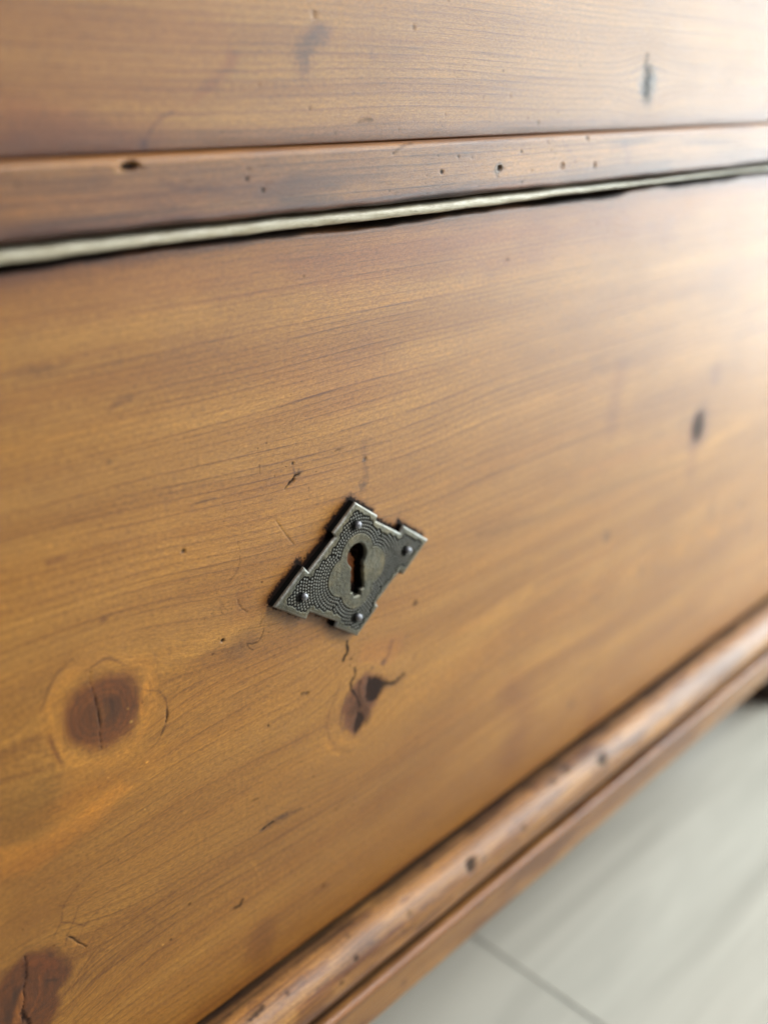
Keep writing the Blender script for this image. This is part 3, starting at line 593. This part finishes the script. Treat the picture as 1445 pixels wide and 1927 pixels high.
sec = seg((16, -133.6), (-11.6, -133.6), 14)+arc((-11.6, -135.1), 1.9, 1.5, 90, 250, 16)+[(-11.2, -137.0), (-10.7, -137.6)]+seg((-10.9, -138.6), (-10.9, -151.2), 34)+arc((-10.1, -151.2), .8, .8, 180, 270, 4)
nfp = len(sec); sec += [(8, -152.0)]
F_ = Member(usamp(XL+2, XR+12, .6, -100, 120, 1.02, 2.5), sec, nfp, 9)
F_.gv = F_.V+(fbm(F_.U*.012, F_.V*.05, 90, 2)-.5)*5; F_.ph = F_.gv*.5
F_.band(F_.vs[13], 1.7, .6, .5, .06, dark=.9); patina(F_, 231, .5, .7, (.62, .52, .46))  # groove shade painted dark on the bead's inner top
F_.band(F_.vs[22], 2.0, .8, .6, .06, tint=(.85, .72, .85)); F_.band(F_.vs[31], .9, .6, .5, .06, tint=(.6, .5, .5))
for q in ((560, 1890+30), (905, 1700), (1010, 1610), (760, 1850)): F_.blob(q, 1.6, 1., .2, .6, .5, .4, tint=(.55, .48, .5))
F_.stroke([(860, 1790), (930, 1735)], 1.2, 1., .5, tint=(.6, .5, .48))
n_ = np.arange(F_.NV)[None, :]
child(F_.build('plinth', M_MOULD, chest, extra=((fbm(F_.U*.03, F_.V*.1, 91)-.5)*.5*(n_ > 10)*(n_ < nfp), (fbm(F_.U*.04, F_.U*0, 92)-.5)*.8*(n_ > 10)*(n_ < nfp)+n_*0)))

# ---------------- carcass: end boards, top, bottom, back, feet
def plain_wood(name, c1, c2):
    T = NT(name); g_ = T.n('TexCoord'); mp = T.n('Mapping'); mp.inputs['Scale'].default_value = (6, 60, 60); T.l(g_.outputs['Object'], mp.inputs[0])
    n_ = T.noise(mp.outputs[0], 1., 5., .6, .6); T.l(T.mix(T.remap(n_, .35, .65), c1, c2), T.b.inputs['Base Color']); T.b.inputs['Roughness'].default_value = .42
    b_ = T.n('Bump'); b_.inputs['Distance'].default_value = .0003; T.l(n_, b_.inputs['Height']); T.l(b_.outputs[0], T.b.inputs['Normal']); return T.m
M_C = plain_wood('carcass_pine', (.36, .16, .055), (.25, .10, .038))
mm = lambda *a: tuple(v/1000. for v in a)
for x0, x1 in ((XL, XL+21.8), (XR-21.8, XR)):
    child(box('side_board', mm(x0, 0, -115.2), mm(x1, 420, 275), M_C, chest))
child(box('top_board', mm(XL-14, -14, 275.2), mm(XR+14, 430, 295), M_C, chest, .003))
child(box('bottom_board', mm(XL+22.2, 18.5, -150), mm(XR-22.2, 418, -134.5), M_C, chest))
child(box('back_board', mm(XL+22.2, 405, -134.2), mm(XR-22.2, 417, 275), M_C, chest))
child(box('top_rail', mm(XL+22.2, -1, 262.6), mm(XR-22.2, 20, 275), M_C, chest))
for x0, x1 in ((XL, XL+21.8), (XR-21.8, XR)):
    child(box('side_plinth', mm(x0, 16.3, -152), mm(x1, 420, -115.4), M_C, chest))
for x0, x1 in ((XL+22.1, -330.4), (430.4, XR-22.1)):
    child(box('stile', mm(x0, .6, -114.8), mm(x1, 20, 89), M_C, chest))
    child(box('stile', mm(x0, .6, 107.6), mm(x1 if x0 > 0 else XL+31.6, 20, 262), M_C, chest))
# turned feet
pr = [(0, -152.4), (25, -152.4), (26, -156), (22, -160), (23, -165), (31, -176), (36, -190), (36, -203), (31, -218), (23, -232), (19, -238), (21, -242), (20, -249.6), (0, -249.6)]
pp = []
for i in range(len(pr)-1): pp += seg(pr[i], pr[i+1], 3)
pp.append(pr[-1]); ns = 48; co = []; qd = []
for i, (r, z) in enumerate(pp):
    for j in range(ns): a = 2*math.pi*j/ns; co.append((max(r, .01)*math.cos(a)/1000, max(r, .01)*math.sin(a)/1000, z/1000+.25))
for i in range(len(pp)-1):
    for j in range(ns): qd.append((i*ns+j, (i+1)*ns+j, (i+1)*ns+(j+1) % ns, i*ns+(j+1) % ns))
fm = mesh_from('foot', co, qd)
M_F = plain_wood('foot_dark_stain', (.05, .024, .014), (.028, .014, .010)); fm.materials.append(M_F)
for x, y in ((424, 40), (-382, 40), (424, 385), (-382, 385)):
    o = bpy.data.objects.new('foot', fm); COL.objects.link(o); o.parent = chest; o.location = mm(x, y, 0)

# ---------------- keyhole plate: a cast relief, 2.3 mm thick
TH = 2.6; cell = .085
xs = np.arange(PX-29.2, PX+29.2, cell); zs = np.arange(PZ-20.6, PZ+20.6, cell)
X, Z = np.meshgrid(xs, zs, indexing='ij')
dO = sdf(X, Z, OUT)
dK = np.full(X.shape, 9.); near = (np.abs(X-PX) < 8) & (np.abs(Z-PZ) < 12); dK[near] = -sdf(X[near], Z[near], KH)
dd = np.maximum(dO, -(-dK) if False else dK*1. if False else dO)  # plate outline
dk_in = -dK                                     # >0 outside the hole
hole_d = np.where(near, dk_in, 9.)              # signed distance to hole: >0 on metal, <0 in hole
hole_d = np.where(near, sdf(np.where(near, X, 0), np.where(near, Z, 0), KH), 9.)
D_ = np.maximum(dO, -hole_d)                    # <0 on metal
# quatrefoil boss in the middle and beads round it
lob = [(0, 4.8, 5.75), (0, -4.8, 5.75), (-5., 0, 5.3), (5., 0, 5.3)]
def boss(x, z): return np.min([np.hypot(x-a, z-b)-r for a, b, r in lob], axis=0)
bs = boss(X-PX, Z-PZ)
inner = np.where(dO < -1.75, 1, 0)
bead = []
for li, (a, b, r) in enumerate(lob):
    for ri in range(16):
        R = r+.62+ri*.90; n = int(2*math.pi*R/.86)
        for j in range(n):
            t = 2*math.pi*(j+.5*(ri % 2)*0)/n; x, z = a+R*math.cos(t), b+R*math.sin(t)
            ds = [math.hypot(x-aa, z-bb)-rr for aa, bb, rr in lob]
            if min(ds) < R-r-.02 or ds.index(min(ds)) != li and min(ds) < R-r-.3: continue
            bead.append((x, z))
bead = np.array(bead)
ok = sdf(bead[:, 0]+PX, bead[:, 1]+PZ, OUT) < -2.0
bead = bead[ok]
keep = []
for p in bead:
    if all((p[0]-q[0])**2+(p[1]-q[1])**2 > .62**2 for q in keep): keep.append(p)
bead = np.array(keep)
bd = np.full(X.shape, 9.); xi0, zi0 = xs[0], zs[0]
for x, z in bead:
    i0 = int((x+PX-1.2-xi0)/cell); i1 = int((x+PX+1.2-xi0)/cell)+1; j0 = int((z+PZ-1.2-zi0)/cell); j1 = int((z+PZ+1.2-zi0)/cell)+1
    sl = (slice(max(i0, 0), i1), slice(max(j0, 0), j1)); bd[sl] = np.minimum(bd[sl], np.hypot(X[sl]-PX-x, Z[sl]-PZ-z))
field = sstep(1.0, .62, bd)*(bs > .1)
rb = .37
dome = np.sqrt(np.clip(1-(bd/rb)**2, 0, 1))
wr = sstep(.35, .62, fbm(X*.22, Z*.22, 111, 3)); Hh = TH-.20*field+(.10+.15*wr)*dome*(bd < rb)
Hh += .05*np.exp(-((bs+.12)/.2)**2)
Hh += (fbm(X*1.8, Z*1.8, 100)-.5)*.10+(fbm(X*.12, Z*.12, 101)-.5)*.25
bev = .50
e = np.clip(-D_/bev, 0, 1); Hh = Hh-.42*(1-e)**1.6
e2 = np.clip(-dO/1.5, 0, 1); Hh = Hh-.18*(1-e2)
grit = fbm(X*5, Z*5, 103)
Hh += (grit-.5)*.05*sstep(-2.3, -1.2, dO)*(field < .3)
met = D_ < 0
gx = np.gradient(D_, cell, axis=0); gz = np.gradient(D_, cell, axis=1); gl = np.maximum(np.hypot(gx, gz), 1e-6)
out = ~met
Xs = np.where(out, X-gx/gl*D_*1.0, X); Zs = np.where(out, Z-gz/gl*D_, Z)
YY = np.where(out, 0.02, -Hh)
q_any = met[:-1, :-1] | met[1:, :-1] | met[:-1, 1:] | met[1:, 1:]
nz_ = X.shape[1]; I, J = np.where(q_any); a = I*nz_+J
quads = np.stack([a, a+nz_, a+nz_+1, a+1], -1)
usedv = np.unique(quads); remap = np.full(X.size, -1); remap[usedv] = np.arange(len(usedv)); quads = remap[quads]
co = np.stack([Xs, YY, Zs], -1).reshape(-1, 3)[usedv]/1000.
wall = out.ravel()[usedv]*1.
dirt_shade = (field*(1-.86*sstep(.44, .18, bd)*1.)).ravel()[usedv]
dirt_shade = np.maximum(dirt_shade, .0)
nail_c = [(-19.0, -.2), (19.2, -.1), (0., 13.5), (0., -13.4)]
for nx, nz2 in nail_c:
    dn = np.hypot(X-PX-nx+.95, (Z-PZ-nz2)*.9).ravel()[usedv]; dirt_shade = np.maximum(dirt_shade, sstep(1.75, 1.15, dn)*.97)  # shadow left of each nail head painted in, with some grime
wear = (sstep(.62, .12, np.abs(D_+.12))*(dO > -1.2)*(.1+1.*(fbm(X*.5, Z*.5, 105)))).ravel()[usedv]*(1-wall)
wear = np.maximum(wear, (dome*.45*(bd < rb)).ravel()[usedv])
pat = fbm(X*.35, Z*.35, 107, 4).ravel()[usedv]
me = mesh_from('escutcheon', co, quads, dict(dirt_shade=dirt_shade, wear=wear, pat=pat))
M = NT('aged_brass_plate')
g_ = M.n('TexCoord').outputs['Object']
nA = M.noise(g_, 900., 4., .65); nB = M.noise(g_, 3800., 3., .7); nC = M.noise(g_, 180., 3., .6)
c_ = M.mix(M.remap(nA, .35, .68), (.070, .066, .050), (.150, .138, .100)); c_ = M.mix(M.remap(nC, .45, .68, 0., .5), c_, (.25, .20, .115))
c_ = M.mix(M.remap(M.attr('pat')[2], .5, .7, 0., .45), c_, (.12, .12, .10))
c_ = M.mix(M.remap(nB, .6, .75, 0., .5), c_, (.30, .28, .22)); c_ = M.mix(M.math('MULTIPLY', M.attr('wear')[2], .85), c_, (.46, .46, .43))
sy = M.n('SeparateXYZ'); M.l(g_, sy.inputs[0]); DI = M.math('MAXIMUM', M.attr('dirt_shade')[2], M.remap(sy.outputs[1], -.00180, -.00150))  # side walls painted near black, shade and grime together
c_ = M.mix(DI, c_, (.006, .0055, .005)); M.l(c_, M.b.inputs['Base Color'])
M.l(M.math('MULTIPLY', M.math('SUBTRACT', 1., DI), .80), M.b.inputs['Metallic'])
M.l(M.math('ADD', M.remap(nA, .3, .7, .36, .54), M.math('MULTIPLY', DI, .3)), M.b.inputs['Roughness'])
M.l(M.remap(DI, 0., 1., .5, .05), M.b.inputs['Specular IOR Level'])
bp = M.n('Bump'); bp.inputs['Distance'].default_value = .00012; M.l(M.math('ADD', nA, M.math('MULTIPLY', nB, .6)), bp.inputs['Height']); M.l(bp.outputs[0], M.b.inputs['Normal'])
pl = child(link('escutcheon', me, M.m, chest)); pl['label'] = 'diamond-shaped aged brass keyhole plate with beaded relief'
# nails with small domed heads
pr = [(0.02, -1.25), (.42, -1.20), (.72, -1.02), (.93, -.72), (1.0, -.38), (.93, -.08), (.70, .12), (.62, .9)]
co = []; qd = []; ns = 24
for i, (r, y) in enumerate(pr):
    for j in range(ns):
        a = 2*math.pi*j/ns; co.append((r*math.cos(a)*(1+.05*math.sin(2*a+1))/1000, y/1000, r*math.sin(a)/1000))
for i in range(len(pr)-1):
    for j in range(ns): qd.append((i*ns+j, i*ns+(j+1) % ns, (i+1)*ns+(j+1) % ns, (i+1)*ns+j))
nm = mesh_from('nail', co, qd)
M2 = NT('steel_nail'); n_ = M2.noise(M2.n('TexCoord').outputs['Object'], 2500., 3., .6)
M2.l(M2.mix(M2.remap(n_, .35, .65), (.17, .17, .185), (.36, .36, .38)), M2.b.inputs['Base Color']); M2.b.inputs['Metallic'].default_value = .75; M2.b.inputs['Roughness'].default_value = .52
nm.materials.append(M2.m)
for i, (x, z) in enumerate(nail_c):
    o = bpy.data.objects.new('nail', nm); COL.objects.link(o); o.parent = pl; o.location = mm(x+PX, -TH-.05, z+PZ); o.rotation_euler = (0, i*1.3, 0); o.scale = (.95+.05*i, 1, 1.05-.03*i)

# ---------------- floor of pale wood-look tiles
T = NT('floor_tile'); ob = T.n('ObjectInfo'); g_ = T.n('TexCoord')
va = T.n('VectorMath', operation='ADD'); T.l(g_.outputs['Object'], va.inputs[0]); 
vm = T.n('VectorMath', operation='SCALE'); T.l(ob.outputs['Location'], vm.inputs[0]); vm.inputs['Scale'].default_value = 7.7; T.l(vm.outputs[0], va.inputs[1])
mp = T.n('Mapping'); mp.inputs['Scale'].default_value = (3.5, 34, 10); T.l(va.outputs[0], mp.inputs[0])
n1 = T.noise(mp.outputs[0], 1., 5., .6, .8); mp2 = T.n('Mapping'); mp2.inputs['Scale'].default_value = (2, 9, 5); T.l(va.outputs[0], mp2.inputs[0]); n2 = T.noise(mp2.outputs[0], 1., 3.)
c_ = T.mix(T.remap(n1, .32, .68), (.37, .355, .305), (.52, .50, .43)); c_ = T.mix(T.remap(n2, .4, .7, 0., .4), c_, (.42, .40, .34)); T.l(c_, T.b.inputs['Base Color'])
T.l(T.remap(n1, .3, .7, .30, .40), T.b.inputs['Roughness'])
bp = T.n('Bump'); bp.inputs['Distance'].default_value = .0006; bp.inputs['Strength'].default_value = .6; T.l(n1, bp.inputs['Height']); T.l(bp.outputs[0], T.b.inputs['Normal'])
M_T = T.m
G = NT('floor_grout'); n_ = G.noise(G.n('TexCoord').outputs['Object'], 300., 3.); G.l(G.mix(n_, (.33, .32, .275), (.42, .41, .36)), G.b.inputs['Base Color']); G.b.inputs['Roughness'].default_value = .85
me = mesh_from('floor', [(-6, -6, -.2506), (6, -6, -.2506), (6, 6, -.2506), (-6, 6, -.2506)], [(0, 1, 2, 3)], smooth=False)
fl = link('floor', me, G.m); fl['kind'] = 'structure'; fl['label'] = 'pale wood-look tiled floor under the chest'
LW, WW, gp = 1.2, .2, .0013
import bmesh
bm = bmesh.new(); bmesh.ops.create_cube(bm, size=1)
for v in bm.verts: v.co = (v.co[0]*(LW-gp), v.co[1]*(WW-gp), v.co[2]*.008-.004)
bmesh.ops.bevel(bm, geom=bm.edges[:], offset=.0008, segments=2, affect='EDGES')
tm = bpy.data.meshes.new('tile'); bm.to_mesh(tm); bm.free(); tm.materials.append(M_T)
row0 = -.110
for r in range(-9, 12):
    offs = .1195 if r == 0 else (.1195+.4*r) % LW
    for c in range(-2, 4):
        xa = offs+(c-.0)*LW
        if xa > 3.6 or xa+LW < -1.8: continue
        o = bpy.data.objects.new('tile', tm); COL.objects.link(o); o.parent = fl; o.location = (xa+LW/2, row0+r*WW+WW/2, -.25)
